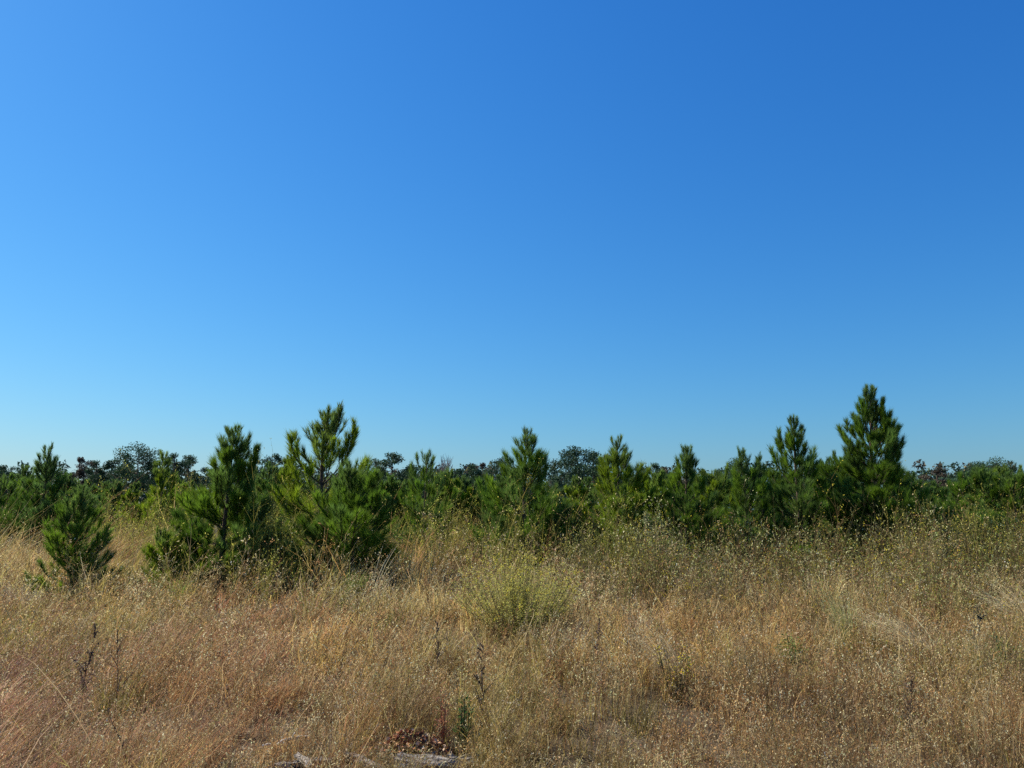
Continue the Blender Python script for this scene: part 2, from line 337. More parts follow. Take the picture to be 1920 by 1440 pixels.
# pines further back: six built, the rest copied from them
protos = []
def filler(label, px, D, topy, k, W=2.2):
    H = top_h(topy, D); x = X(px, D); z = float(ground_z(x, D)) - .02
    if k >= len(protos):
        tone = ['mid', 'deep', 'yellow', 'mid', 'deep', 'yellow'][k]
        o = plant_pine(label, px, D, topy, W, 100 + k, tone=tone, dens=1.0, tops=k % 4, bushy=1.5, wid=.012, nl=.2, shape=1.05, group='pines in the rows further back', asc=.9 + .1 * (k % 3))
        protos.append((o, H)); return
    o, h0 = protos[k]
    copy_tree(o, (x, D, z), label, rz=px * .7, sc=H / h0)
F = [
 (52, 27, 872, 0, 'pine seen between the left edge and the blunt-tipped pine'),
 (512, 24, 868, 1, 'dark pine filling the gap between the dense dark pine and the forked tall pine'),
 (545, 27, 852, 2, 'yellowish pine tips rising behind the left shoulder of the forked tall pine'),
 (735, 25, 888, 3, 'rounded pine behind the right shoulder of the short broad pine'),
 (225, 32, 898, 4, 'low dark pine seen above the rusty grass left of the narrow pointed pine'),
 (1228, 25, 882, 5, 'pine between the bright green two-tipped pine and the feathery-tipped pine'),
 (260, 30, 905, 2, 'yellow-green pine close to the left of the narrow pointed pine'),
 (200, 36, 905, 3, 'smaller pine further back above the sapling tip'),
 (130, 29, 888, 1, 'pine half hidden behind the right side of the blunt-tipped pine'),
 (170, 33, 896, 0, 'pine directly behind the tip of the far-left sapling'),
 (345, 28, 900, 5, 'pine filling the space left of the dense dark pine'),
 (478, 26, 880, 0, 'pine touching the right side of the dense dark pine'),
 (765, 31, 900, 0, 'pine just left of the thin-topped pine with candle'),
 (835, 28, 882, 5, 'pine tight behind the right side of the thin-topped pine with candle'),
 (868, 29, 892, 4, 'dark pine under the bare twiggy tree'),
 (905, 30, 900, 1, 'dark pine left of the pine behind the yellow bush'),
 (940, 28, 895, 3, 'pine touching the left side of the pine behind the yellow bush'),
 (1078, 27, 892, 2, 'yellowish pine in the gap left of the bright green two-tipped pine'),
 (1100, 31, 895, 0, 'pine behind the left arm of the bright green two-tipped pine'),
 (1200, 27, 888, 4, 'dark pine at the right side of the bright green two-tipped pine'),
 (1252, 30, 892, 1, 'dark pine left of the feathery tips'),
 (1352, 26, 886, 3, 'pine between the feathery-tipped pine and the slim pine'),
 (1450, 26, 882, 0, 'pine touching the left side of the evenly tiered pine'),
 (1540, 27, 866, 1, 'dark pine right behind the evenly tiered pine'),
 (1590, 28, 862, 4, 'dark pine at the left shoulder of the tallest pine'),
 (1702, 27, 884, 0, 'pine at the right shoulder of the tallest pine'),
 (1748, 30, 905, 3, 'rounded pine in the low gap right of the tallest pine'),
 (1800, 29, 890, 1, 'dark pine behind the left side of the rounded pine near the right edge'),
 (1868, 27, 872, 5, 'pine tips behind the rounded pine near the right edge'),
 (1925, 28, 886, 4, 'dark pine cut by the right edge of the view'),
 (650, 28, 880, 3, 'pine in the gap between the forked tall pine and the thin spire'),
 (-60, 26, 880, 2, 'pine just beyond the left edge'),
]
for px, D, ty, k, lab in F[:-1]: filler(lab, px, D, ty, k)

# ---------------------------------------------------------------- far mature trees
def far_tree(seed, H, W, bare=.45, col=(.040, .082, .036), npuff=16, leaf=.42, n=260):
    r = np.random.default_rng(seed); t = Soup(); c = Soup()
    zz = np.linspace(0, 1, 7); off = np.cumsum(r.normal(0, .012 * H, (7, 2)), 0); P = np.c_[off, zz * H * .93]
    tube(t, P, .018 * H * (1 - .8 * zz) + .02, (1, 1, 1), 6)
    for k in range(npuff):
        u = bare + (1 - bare) * (k + .5) / npuff; ph = r.uniform(0, 2 * pi)
        uu = (u - bare) / (1 - bare); rad = W * .5 * (.35 + .9 * math.sqrt(max(0, 1 - (2 * uu - .75) ** 2 / 1.7))) * r.uniform(.25, .85)
        if k > npuff - 3: rad *= .3
        b = np.array([np.interp(u, zz, off[:, 0]), np.interp(u, zz, off[:, 1]), u * H * .93])
        e = b + np.array([cos(ph) * rad, sin(ph) * rad, r.uniform(.02, .08) * H])
        tube(t, [b, (b + e) / 2 + [0, 0, .1], e], [.006 * H, .004 * H, .002 * H], (1, 1, 1), 4)
        s = r.uniform(.09, .16) * W * 1.25
        m = int(n * r.uniform(.6, 1.2)); d = rand_unit(m, r) * (r.uniform(.05, 1, (m, 1)) ** .5)
        p = e + d * np.array([s, s, s * .62])
        q = rand_unit(m, r)
        v = np.stack([p, p + q * leaf * r.uniform(.5, 1.1, (m, 1)), p + unit(q + rand_unit(m, r) * .9) * leaf * r.uniform(.4, .9, (m, 1))], 1).reshape(-1, 3)
        cc = np.repeat((np.array(col) * r.uniform(.75, 1.3) * (1 + r.normal(0, .2, (m, 1)))).clip(.004, .5), 3, axis=0)
        c.add(v, np.arange(m * 3).reshape(-1, 3), cc)
    return t, c
FP = []
G3 = 'mature trees on the far edge of the field'
def far(label, px, D, topy, k, wscale=1.0, cat='pine tree'):
    H = top_h(topy - (12 if px < 400 else 5), D); x = X(px, D); z = float(ground_z(x, D)) - .1
    kinds = [dict(W=8.0, bare=.45, npuff=20), dict(W=9.5, bare=.5, npuff=24), dict(W=7.0, bare=.3, npuff=20), dict(W=10.5, bare=.4, npuff=30), dict(W=6.0, bare=.3, col=(.085, .068, .045)), dict(W=7.0, bare=.5, npuff=11, n=130)]
    if k >= len(FP):
        t, c = far_tree(300 + k, 13, **kinds[k]); o = thing('mature_pine', label, cat, (x, D, z), G3)
        obj('trunk', t, M_BARK, o, True); obj('crown', c, M_FAR, o); FP.append(o)
    else: o = copy_tree(FP[k], (x, D, z), label, rz=px * 1.3)
    o.scale = (H / 13 * wscale, H / 13 * wscale, H / 13)
FT = [
 (740, 120, 853, 0, 1.15, 'tallest far pine right of the short broad pine, trunk visible under its open crown'),
 (1085, 110, 843, 1, .95, 'tall far pine with ragged left side, left of the bright green two-tipped pine'),
 (882, 150, 876, 2, 1.1, 'narrow far pine left of the pine behind the yellow bush'),
 (268, 140, 848, 3, .9, 'broad round-crowned far pine, highest of the far trees left of the narrow pointed pine'),
 (905, 155, 872, 4, 1.0, 'reddish brown far tree beside the pine behind the yellow bush'),
 (702, 120, 866, 5, 1.1, 'lower far pine of the open-crowned pair, next to the thin spire'),
 (1112, 112, 852, 0, 1.0, 'middle far pine in the clump left of the bright green two-tipped pine'),
 (1136, 118, 856, 4, 1.0, 'brownish far tree touching the left side of the bright green two-tipped pine'),
 (475, 105, 838, 5, .8, 'far tree with sparse knobbly crown just right of the dense dark pine tip'),
 (516, 130, 856, 2, .9, 'far pine between the dense dark pine and the forked tall pine'),
 (152, 140, 868, 4, 1.0, 'knobbly brownish far tree right of the blunt-tipped pine'),
 (186, 150, 876, 2, 1.1, 'far pine left of centre between the blunt-tipped pine and the round-crowned far pine'),
 (215, 150, 872, 0, 1.0, 'far pine at the left shoulder of the round-crowned far pine'),
 (244, 145, 862, 5, 1.0, 'far pine leaning on the left side of the round-crowned far pine'),
 (330, 140, 862, 2, 1.0, 'far pine at the right side of the narrow pointed pine'),
 (358, 150, 866, 0, 1.0, 'far pine close to the left side of the dense dark pine'),
 (770, 140, 882, 2, 1.0, 'small far pine between the open-crowned pair and the candle pine'),
 (850, 160, 890, 0, 1.0, 'small far pine right of the candle pine'),
 (935, 130, 862, 1, .8, 'far pine behind the left tip of the pine behind the yellow bush'),
 (1052, 150, 888, 2, 1.0, 'small far pine at the left foot of the ragged tall far pine'),
 (1196, 150, 880, 5, 1.0, 'small far tree right of the bright green two-tipped pine'),
 (1222, 130, 874, 2, 1.0, 'far pine with pointed crown between the two-tipped pine and feathery tips'),
 (1243, 140, 880, 4, 1.0, 'brownish far tree left of the feathery tips'),
 (1376, 120, 866, 3, .75, 'round far pine behind the slim candle pine'),
 (1346, 150, 884, 0, 1.0, 'small far pine left of the slim candle pine'),
 (1752, 110, 884, 4, 1.25, 'reddish brown far tree in the open gap right of the tallest pine'),
 (1728, 130, 896, 5, 1.0, 'low far tree between the tallest pine and the reddish brown far tree'),
 (1835, 115, 870, 1, 1.05, 'far pine forming the left part of the flat-topped clump near the right edge'),
 (1862, 112, 868, 3, .9, 'widest far pine in the flat-topped clump near the right edge'),
 (1898, 125, 880, 4, 1.1, 'brownish far tree right of the flat-topped clump'),
 (1920, 120, 890, 0, 1.0, 'far pine cut by the right edge of the view'),
 (5, 120, 884, 2, 1.0, 'far pine cut by the left edge of the view'),
 (20, 130, 886, 5, 1.0, 'low far tree at the left edge behind the young pines'),
]
for px, D, ty, k, ws, lab in FT: far(lab, px, D, ty, k, ws, 'tree' if k in (4, 5) else 'pine tree')

# bare twiggy tree
def bare_tree():
    r = np.random.default_rng(5); D = 60; x = X(836, D); H = top_h(868, D)
    o = thing('bare_tree', 'leafless grey twiggy tree top showing right of the candle pine', 'bare tree', (x, D, float(ground_z(x, D))), None)
    t = Soup(); tube(t, [(0, 0, 0), (.1, 0, H * .4), (0, 0, H * .75), (.1, 0, H)], [.09, .07, .04, .012], (1, 1, 1), 6)
    tr = obj('trunk', t, M_BARK, o, True)
    tw = Soup()
    for k in range(70):
        h = r.uniform(.35, .95) * H; ph = r.uniform(0, 6.28); L = (1.05 - h / H) * 2.2 + .5; e = radians(r.uniform(35, 75))
        a = np.array([.05, 0, h]); m = a + np.array([cos(ph) * cos(e), sin(ph) * cos(e), sin(e)]) * L * .6; b = m + np.array([cos(ph) * cos(e) * .5, sin(ph) * cos(e) * .5, sin(e) * 1.2]) * L * .45
        tube(tw, [a, m, b], [.025, .018, .008], (.25, .22, .2), 4)
        for q in range(3):
            c = a + (b - a) * r.uniform(.4, .9); tube(tw, [c, c + rand_unit(1, r)[0] * .3 + [0, 0, .35]], [.01, .006], (.25, .22, .2), 3)
    obj('crown', tw, M_TWIG, o)
bare_tree()

# continuous wood behind
def far_wood():
    s = Soup(); r = np.random.default_rng(9)
    for D in (175, 200, 230):
        xs = np.arange(-1.0 * D, 1.0 * D, 2.6)
        for x in xs:
            H = 7.0 + 4.4 * noise(np.array([x * .06]), np.array([D * .1]), 4)[0] + r.uniform(-1.2, 1.6) + (D - 175) * .03
            for k in range(5):
                c = np.array([x + r.normal(0, 1.3), D + r.normal(0, 3), H * (.3 + .17 * k)]); m = 70
                p = c + rand_unit(m, r) * np.array([1.6, 1.6, 1.3]) * r.uniform(.4, 1, (m, 1)); q = rand_unit(m, r)
                v = np.stack([p, p + q * .8, p + unit(q + rand_unit(m, r)) * .7], 1).reshape(-1, 3)
                col = np.array([.042, .078, .040]) if r.uniform() < .85 else np.array([.08, .07, .045])
                s.add(v, np.arange(m * 3).reshape(-1, 3), np.repeat((col * (1 + r.normal(0, .2, (m, 1)))).clip(.005, .3), 3, axis=0))
    o = obj('far_wood', s, M_FAR); tag(o, 'dark continuous line of far woodland along the horizon', 'woodland', None, 'stuff')
far_wood()

# ---------------------------------------------------------------- grass and weeds
SP = dict(
 pink=dict(name='pink_grass', label='fine pinkish red grass swept to the right, at the lower left', cat='grass', col=(.30, .175, .155), head=(.50, .36, .35), H=.62, blades=4, fl=7, lean=.55, w=.0028),
 rust=dict(name='rusty_grass', label='rusty brown grass leaning right, in the left half of the field', cat='grass', col=(.29, .17, .10), head=(.48, .34, .24), H=.62, blades=4, fl=7, lean=.42, w=.003),
 tan=dict(name='tan_grass', label='light tan dry grass across the middle of the field', cat='grass', col=(.42, .28, .125), head=(.60, .45, .25), H=.55, blades=4, fl=8, lean=.18, w=.0032),
 straw=dict(name='straw_grass', label='pale straw coloured tall grass with seed heads', cat='grass', col=(.43, .34, .17), head=(.64, .54, .35), H=.7, blades=4, fl=10, lean=.2, w=.0034),
 olive=dict(name='olive_grass', label='olive yellow grass in the centre foreground', cat='grass', col=(.27, .225, .085), head=(.42, .36, .18), H=.48, blades=5, fl=5, lean=.15, w=.0032),
 green=dict(name='green_grass', label='green grass tufts below the forked tall pine', cat='grass', col=(.13, .155, .04), head=(.3, .29, .12), H=.5, blades=6, fl=2, lean=.1, w=.004),
 pale=dict(name='white_headed_grass', label='tall grass with whitish nodding heads in front of the large left pines', cat='grass', col=(.32, .27, .13), head=(.78, .72, .58), H=.9, blades=3, fl=14, lean=.3, w=.0032),
 brown=dict(name='brown_weeds', label='low dark brown seeding weeds in the right foreground', cat='weeds', col=(.15, .09, .045), head=(.37, .235, .12), H=.46, weed=1),
 grey=dict(name='grey_weeds', label='greyish tan brittle weeds near the bottom of the field', cat='weeds', col=(.22, .17, .10), head=(.50, .43, .28), H=.42, weed=1),
 seed=dict(name='tall_seeding_weeds', label='tall dense weeds with cream and olive seed heads below the right hand pines', cat='weeds', col=(.12, .10, .05), head=(.50, .50, .28), H=1.1, weed=1),
 yel=dict(name='yellow_green_weeds', label='yellow green leafy weeds among the pines', cat='weeds', col=(.20, .20, .06), head=(.36, .36, .09), H=1.0, weed=1),
)
# px, distance, species, canopy height
AN = [
 (-100, 3.4, 'pink', .5), (120, 3.5, 'rust', .45), (350, 3.4, 'olive', .4), (620, 3.4, 'olive', .35), (800, 3.3, 'brown', .3), (1000, 3.4, 'grey', .4), (1250, 3.4, 'grey', .45), (1500, 3.4, 'olive', .45), (1750, 3.4, 'tan', .5), (2000, 3.4, 'tan', .5),
 (-50, 4.1, 'pink', .55), (60, 4.3, 'rust', .5), (-40, 4.6, 'pink', .5), (280, 4.2, 'olive', .45), (480, 4.2, 'tan', .4), (680, 4.4, 'grey', .3), (850, 4.3, 'olive', .45), (1050, 4.2, 'olive', .42), (1250, 4.3, 'grey', .42), (1450, 4.2, 'brown', .45), (1650, 4.2, 'grey', .5), (1850, 4.2, 'tan', .55),
 (0, 5.2, 'pink', .6), (200, 5.2, 'rust', .55), (330, 5.2, 'rust', .55), (560, 5.2, 'rust', .5), (700, 5.0, 'grey', .3), (830, 5.2, 'olive', .5), (1000, 5.3, 'olive', .5), (1200, 5.3, 'brown', .5), (1400, 5.2, 'brown', .5), (1600, 5.2, 'brown', .55), (1750, 5.3, 'grey', .5), (1920, 5.3, 'tan', .6),
 (30, 6.6, 'pink', .6), (180, 6.0, 'pink', .6), (120, 5.6, 'pink', .6), (290, 6.3, 'pink', .55), (-20, 5.8, 'pink', .6), (380, 6.5, 'rust', .6), (620, 6.6, 'rust', .55), (720, 6.6, 'rust', .5), (860, 6.7, 'olive', .5), (1020, 6.7, 'olive', .5), (1220, 6.8, 'grey', .55), (1350, 6.7, 'brown', .5), (1520, 6.7, 'brown', .5), (1700, 6.8, 'grey', .6), (1860, 6.8, 'olive', .6),
 (0, 8.4, 'rust', .5), (180, 8.2, 'olive', .5), (330, 8.4, 'rust', .55), (520, 8.4, 'rust', .6), (640, 8.4, 'tan', .6), (800, 8.4, 'tan', .55), (930, 8.5, 'olive', .5), (1060, 8.5, 'rust', .45), (1200, 8.5, 'tan', .5), (1380, 8.5, 'tan', .5), (1500, 8.4, 'olive', .55), (1640, 8.6, 'straw', .6), (1780, 8.6, 'olive', .6), (1900, 8.6, 'tan', .65),
 (0, 11, 'rust', .5), (150, 11, 'olive', .5), (300, 11, 'olive', .5), (450, 11, 'rust', .5), (590, 11, 'rust', .5), (700, 11, 'tan', .65), (820, 11, 'straw', .7), (900, 11, 'straw', .65), (1080, 11, 'tan', .6), (1220, 11, 'straw', .55), (1330, 11, 'tan', .55), (1450, 11, 'tan', .6), (1600, 11, 'straw', .7), (1750, 11, 'seed', .7), (1900, 11, 'straw', .85),
 (20, 13.5, 'straw', .8), (120, 13.2, 'grey', .6), (240, 13.5, 'olive', .5), (300, 14, 'tan', .5), (430, 13.2, 'grey', .55), (540, 13.5, 'pale', .65), (620, 13.2, 'green', .7), (680, 13.5, 'pale', .8), (760, 13.5, 'pale', .9), (850, 14, 'straw', .9), (980, 13.5, 'straw', .7), (1100, 13.5, 'grey', .75), (1250, 13.5, 'seed', 0.84), (1400, 13.5, 'seed', 0.90), (1550, 13.5, 'pale', .85), (1700, 13.5, 'seed', 1.01), (1880, 13.5, 'straw', .95),
 (40, 16.5, 'straw', 1.15), (200, 16.5, 'straw', 1.0), (290, 16.5, 'olive', .95), (500, 16.5, 'yel', 1.01), (760, 16.5, 'tan', 1.0), (860, 16.5, 'rust', 1.1), (940, 16.5, 'grey', 1.0), (1070, 16.5, 'yel', 1.12), (1150, 16.5, 'seed', 1.23), (1300, 16.5, 'seed', 1.23), (1500, 16.5, 'seed', 1.23), (1700, 16.5, 'seed', 1.29), (1900, 16.5, 'seed', 1.29),
 (-20, 20, 'straw', 1.2), (50, 18, 'rust', 1.2), (120, 19, 'rust', 1.45), (230, 20, 'rust', 1.45), (330, 20, 'yel', 1.46), (500, 20, 'yel', 1.46), (730, 20, 'yel', 1.23), (850, 20, 'rust', 1.35), (900, 20, 'yel', 1.46), (1090, 20, 'yel', 1.34), (1200, 19, 'seed', 1.46), (1400, 20, 'seed', 1.46), (1600, 20, 'seed', 1.46), (1800, 20, 'yel', 1.51), (1920, 20, 'seed', 1.46),
 (100, 26, 'yel', 1.3), (400, 26, 'olive', 1.3), (800, 26, 'tan', 1.2), (1300, 26, 'yel', 1.2), (1800, 26, 'yel', 1.3),
]
SPN = list(SP); AP = np.array([[(a[0] - 960) / 960, math.log(a[1])] for a in AN]); AS = np.array([SPN.index(a[2]) for a in AN]); AH = np.array([a[3] for a in AN])
def clumps(x, D, cell):
    """nearest tussock centre for each point: offset, distance, two random numbers"""
    cx, cy = np.floor(x / cell), np.floor(D / cell); best = np.full(len(x), 9e9); ox = np.zeros(len(x)); oy = np.zeros(len(x)); r1 = np.zeros(len(x)); r2 = np.zeros(len(x))
    for i in (-1, 0, 1):
        for j in (-1, 0, 1):
            gx, gy = cx + i, cy + j; px = (gx + .15 + .7 * hash2(gx, gy, 81)) * cell; py = (gy + .15 + .7 * hash2(gx, gy, 82)) * cell
            dx, dy = x - px, D - py; d = np.hypot(dx, dy); m = d < best; best = np.where(m, d, best); ox = np.where(m, dx, ox); oy = np.where(m, dy, oy)
            r1 = np.where(m, hash2(gx, gy, 83), r1); r2 = np.where(m, hash2(gx, gy, 84), r2)
    return ox, oy, best / cell, r1, r2
def cell_of(D): return .42
def zone(x, D):
    """species index and canopy height for ground points; each species spreads in drifts round its patch"""
    u = x / D * 1440 / 960; l = np.log(D)
    cox, coy, cd_, c1, c2 = clumps(x, D, .42)
    u = u + (c1 - .5) * .30; l = l + (c2 - .5) * .42
    u2 = u + (fbm(x * 1.3, D * 1.3, 21) - .5) * .22 + (rng.normal(0, .02, len(x))); l2 = l + (fbm(x * 1.1, D * 1.1, 22) - .5) * .3 + rng.normal(0, .02, len(x))
    d = (u2[:, None] - AP[None, :, 0]) ** 2 * 1.6 + (l2[:, None] - AP[None, :, 1]) ** 2 * 1.4
    k = np.argmin(d, 1); wgt = 1 / (d + .002) ** 2; hh = (wgt * AH).sum(1) / wgt.sum(1)
    return AS[k], hh * (.40 + 1.0 * fbm(x * 1.1 + 3, D * 1.1, 31, 3)) * np.clip(1.18 - 1.5 * cd_ ** 2, .35, 1.2) * (.65 + .62 * c2) * np.where(D < 10, 1.0, np.where((D > 12.5) & (x / D < .07), 1.32, 1.05))
BARE = [(790, 1436, .20), (600, 1430, .10), (700, 1322, .15)]   # places where wood and debris keep the grass down
BAREW = []
for px, py, rr in BARE: Dd = depth_of(py, .05); BAREW.append((X(px, Dd), Dd, rr))
def scatter(n_scale, Dmin=2.6, Dmax=27, p=.2):
    n = int(n_scale); q = rng.uniform(0, 1, n); e = 1 - p
    D = (Dmin ** e + q * (Dmax ** e - Dmin ** e)) ** (1 / e)       # equal numbers per row of D^-p
    u = rng.uniform(-.86, .86, n); x = u * D
    ok = np.ones(n, bool)
    for bx, by, rr in BAREW: ok &= (((x - bx) / rr / 1.5) ** 2 + ((D - by) / rr) ** 2) > 1
    ok &= rng.uniform(0, 1, n) < np.clip((fbm(x * 1.7 + 30, D * 1.7, 71, 3) - .28) * 4.0, .3, 1)
    cc_ = clumps(x, D, .42); ok &= rng.uniform(0, 1, n) < np.clip(1.3 - 1.75 * cc_[2], .12, 1)
    return x[ok], D[ok]
soups = {k: Soup() for k in SP}
LEAN = lambda x, D: np.clip(.95 - (x / D + .67) * .95, .12, 1.0)
def side_leaves(s, path, n, lod, col, k, Lr=(.04, .14), w=.0036, trange=(.15, .9)):
    for q in range(k):
        t = rng.uniform(*trange); P = path(t); th = rng.uniform(0, 2 * pi, n); L = rng.uniform(*Lr, n) * np.clip(lod, 1, 1.7); e = rng.uniform(-.5, 1.2, n); dr = rng.uniform(.2, 1.3, n)
        bx = rng.normal(0, .35, n)
        def pt(u):
            o = P.copy(); a = th + bx * u * 3; o[:, 0] += np.cos(a) * L * u; o[:, 1] += np.sin(a) * L * u; o[:, 2] += L * (e * u - dr * u * u); return o
        keep = np.where(rng.uniform(0, 1, n) < .75)[0]
        strips(s, P[keep], lambda u: pt(u)[keep], (w * lod * rng.uniform(.5, 1.4, n))[keep], (col * (1 + rng.normal(0, .22, (n, 1))))[keep].clip(.02, .8), 3)
def grasses(x, D, sp, hh):
    for si, key in enumerate(SPN):
        S = SP[key]; sel = sp == si
        if not sel.any() or S.get('weed'): continue
        xs, ds, h0 = x[sel], D[sel], hh[sel]; nc = len(xs); B = S['blades'] * 3
        idx = np.repeat(np.arange(nc), B); n = len(idx); lod = np.clip(ds[idx] / 5.5, .8, 3.2)
        ph = rng.uniform(0, 2 * pi, n); rad = np.abs(rng.normal(0, .05, n)) * (1 + ds[idx] * .05)
        px_ = xs[idx] + np.cos(ph) * rad; py_ = ds[idx] + np.sin(ph) * rad; P = np.stack([px_, py_, ground_z(px_, py_)], 1)
        clump = ((.62 + .62 * fbm(xs * 1.9, ds * 1.9, 40, 2)) * rng.uniform(.75, 1.2, nc))[idx]
        Hh = h0[idx] * clump * rng.uniform(.45, 1.12, n); culm = rng.uniform(0, 1, n) < .42; Hh = np.where(culm, Hh * 1.0, Hh * .72)
        wind = S['lean'] * LEAN(px_, py_) * 1.25; cang = rng.uniform(0, 2 * pi, nc)[idx]; ca = rng.uniform(0, .25, nc)[idx]
        lx = wind + np.cos(ph) * .28 + rng.normal(0, .2, n) + np.cos(cang) * ca; ly = np.sin(ph) * .28 + rng.normal(0, .22, n) + np.sin(cang) * ca
        wph = rng.uniform(0, 6.3, n); droop = np.where(culm, .12, rng.uniform(.1, .6, n)); curl = rng.uniform(1.2, 2.0, n)
        def path(t, P=P, Hh=Hh, lx=lx, ly=ly, droop=droop, curl=curl):
            o = P.copy(); k = t ** curl; wob = .045 * np.sin(t * 6.3 + wph) * t; o[:, 0] += Hh * (lx * k + wob); o[:, 1] += Hh * (ly * k + wob * .6); o[:, 2] += Hh * (t - droop * t ** 3) * .93; return o
        ox_, oy_, cd_, c1, c2 = clumps(xs, ds, .42); cl = (.55 + .9 * c1)[:, None] * (1 + (c2[:, None] - .5) * np.array([.05, .16, -.25]))
        lx = lx + (ox_ * 1.1)[idx]; ly = ly + (oy_ * 1.1)[idx]
        base = (jitter(S['col'], nc, .16, .06) * cl * (.62 + .76 * fbm(xs * 1.4 + 9, ds * 1.4, 50, 3)[:, None]))[idx]
        oth = rng.uniform(0, 1, n) < .16; col = base * (1 + rng.normal(0, .2, (n, 1)))
        col[oth] = jitter((.42, .36, .22), oth.sum(), .25); dk = rng.uniform(0, 1, n) < .14; col[dk] = jitter((.12, .085, .05), dk.sum(), .3)
        strips(soups[key], P, path, S['w'] * 1.35 * lod * rng.uniform(.5, 1.5, n) * np.where(culm, .75, 1.15), col.clip(.02, .8), 3)
        ii = np.where(rng.uniform(0, 1, n) < .4)[0]
        side_leaves(soups[key], lambda t: path(t)[ii], len(ii), lod[ii], col[ii] * 1.05, 2)
        # seed heads on the culms
        ci = np.where(culm)[0]; F_ = (S['fl'] + 1) // 2
        for q in range(F_):
            t = np.clip(rng.uniform(.6, 1.02), 0, 1); pt = path(t)[ci]; L_ = len(ci)
            d = rand_unit(L_); d[:, 2] = np.abs(d[:, 2]) * .6 + .2; d[:, 0] += .3
            keep = rng.uniform(0, 1, L_) < .5
            pt = pt + d * (.004 + .028 * rng.uniform(0, 1, (L_, 1)) * (1.15 - t) * 2)
            lf = lod[ci]
            flecks(soups[key], pt[keep], d[keep], (.009 * lf * rng.uniform(.6, 1.4, L_))[keep], (.0034 * lf)[keep], jitter(S['head'], int(keep.sum()), .22))
def weeds(x, D, sp, hh):
    for si, key in enumerate(SPN):
        S = SP[key]; sel = sp == si
        if not sel.any() or not S.get('weed'): continue
        xs, ds, h0 = x[sel], D[sel], hh[sel]; n = len(xs); lod = np.clip(ds / 5.5, .8, 3.0)
        P = np.stack([xs, ds, ground_z(xs, ds)], 1); Hh = h0 * rng.uniform(.55, 1.15, n)
        ox_, oy_, cd_, c1, c2 = clumps(xs, ds, .42); lx = rng.normal(.08, .16, n) + .25 * (LEAN(xs, ds) - .2) + ox_ * .9; ly = rng.normal(0, .16, n) + oy_ * .9
        def path(t, i=None):
            a = P if i is None else P[i]; o = a.copy(); H_ = Hh if i is None else Hh[i]; X_ = lx if i is None else lx[i]; Y_ = ly if i is None else ly[i]
            k = np.asarray(t); o[:, 0] += H_ * X_ * k ** 1.4; o[:, 1] += H_ * Y_ * k ** 1.4; o[:, 2] += H_ * k; return o
        pc = jitter(S['col'], n, .25, .08)
        strips(soups[key], P, lambda t: path(np.full(n, t)), .0045 * lod, pc, 2)
        tone = jitter(S['head'], n, .2, .06) * (.6 + .8 * c1)[:, None]; br = rng.uniform(0, 1, n)
        if key == 'seed':
            b = br < .26; tone[b] = jitter((.25, .18, .10), b.sum(), .2); b = (br > .30) & (br < .46); tone[b] = jitter((.42, .36, .05), b.sum(), .2); b = br > .68; tone[b] = jitter((.20, .25, .075), b.sum(), .25)
        side_leaves(soups[key], lambda t: path(np.full(n, t)), n, lod, tone * .9, 3 if key != 'seed' else 2, (.03, .11))
        if key in ('brown', 'grey'):
            b = br < .12; tone[b] = jitter((.62, .56, .43), b.sum(), .2); b = br > .9; tone[b] = jitter((.2, .2, .07), b.sum(), .2)
        T = 6; i = np.repeat(np.arange(n), T); m = len(i); t = rng.uniform(.22, .97, m); a = path(t, i)
        ph = rng.uniform(0, 2 * pi, m); e = np.radians(rng.uniform(25, 72, m)); L = Hh[i] * (.42 - .3 * t) * rng.uniform(.5, 1.3, m) + .03
        d = np.stack([np.cos(ph) * np.cos(e), np.sin(ph) * np.cos(e), np.sin(e)], 1); b = a + d * L[:, None]
        sdv = unit(np.cross(d, rand_unit(m))) * (.0028 * lod[i])[:, None] * .5
        soups[key].add(np.stack([a - sdv, a + sdv, b], 1).reshape(-1, 3), np.arange(m * 3).reshape(-1, 3), np.repeat(pc[i], 3, axis=0))
        Fk = 3; j = np.repeat(np.arange(m), Fk); k = len(j); s_ = rng.uniform(.25, 1.05, k); p = a[j] + (b - a)[j] * s_[:, None]
        dd = unit(d[j] + rand_unit(k) * .9); lf = lod[i][j]
        c = (tone[i][j] * (1 + rng.normal(0, .2, (k, 1)))).clip(.02, .85)
        flecks(soups[key], p, dd, .013 * lf * rng.uniform(.5, 1.5, k), .0062 * lf * rng.uniform(.6, 1.4, k), c)
DENS = 1.0
x, D = scatter(42000 * DENS); sp, hh = zone(x, D); grasses(x, D, sp, hh)
x, D = scatter(60000 * DENS); sp, hh = zone(x, D)
weeds(x, D, sp, hh)
# thin scatter of dry weeds inside the grass drifts
x, D = scatter(9000 * DENS, 2.6, 8, .2); sp, hh = zone(x, D); weeds(x, D, np.where(rng.uniform(0, 1, len(x)) < .6, SPN.index('brown'), SPN.index('grey')), hh * .8)
x, D = scatter(12000 * DENS, Dmax=14); sp, hh = zone(x, D); weeds(x, D, np.where(rng.uniform(0, 1, len(x)) < .5, SPN.index('brown'), SPN.index('grey')), hh * .95)
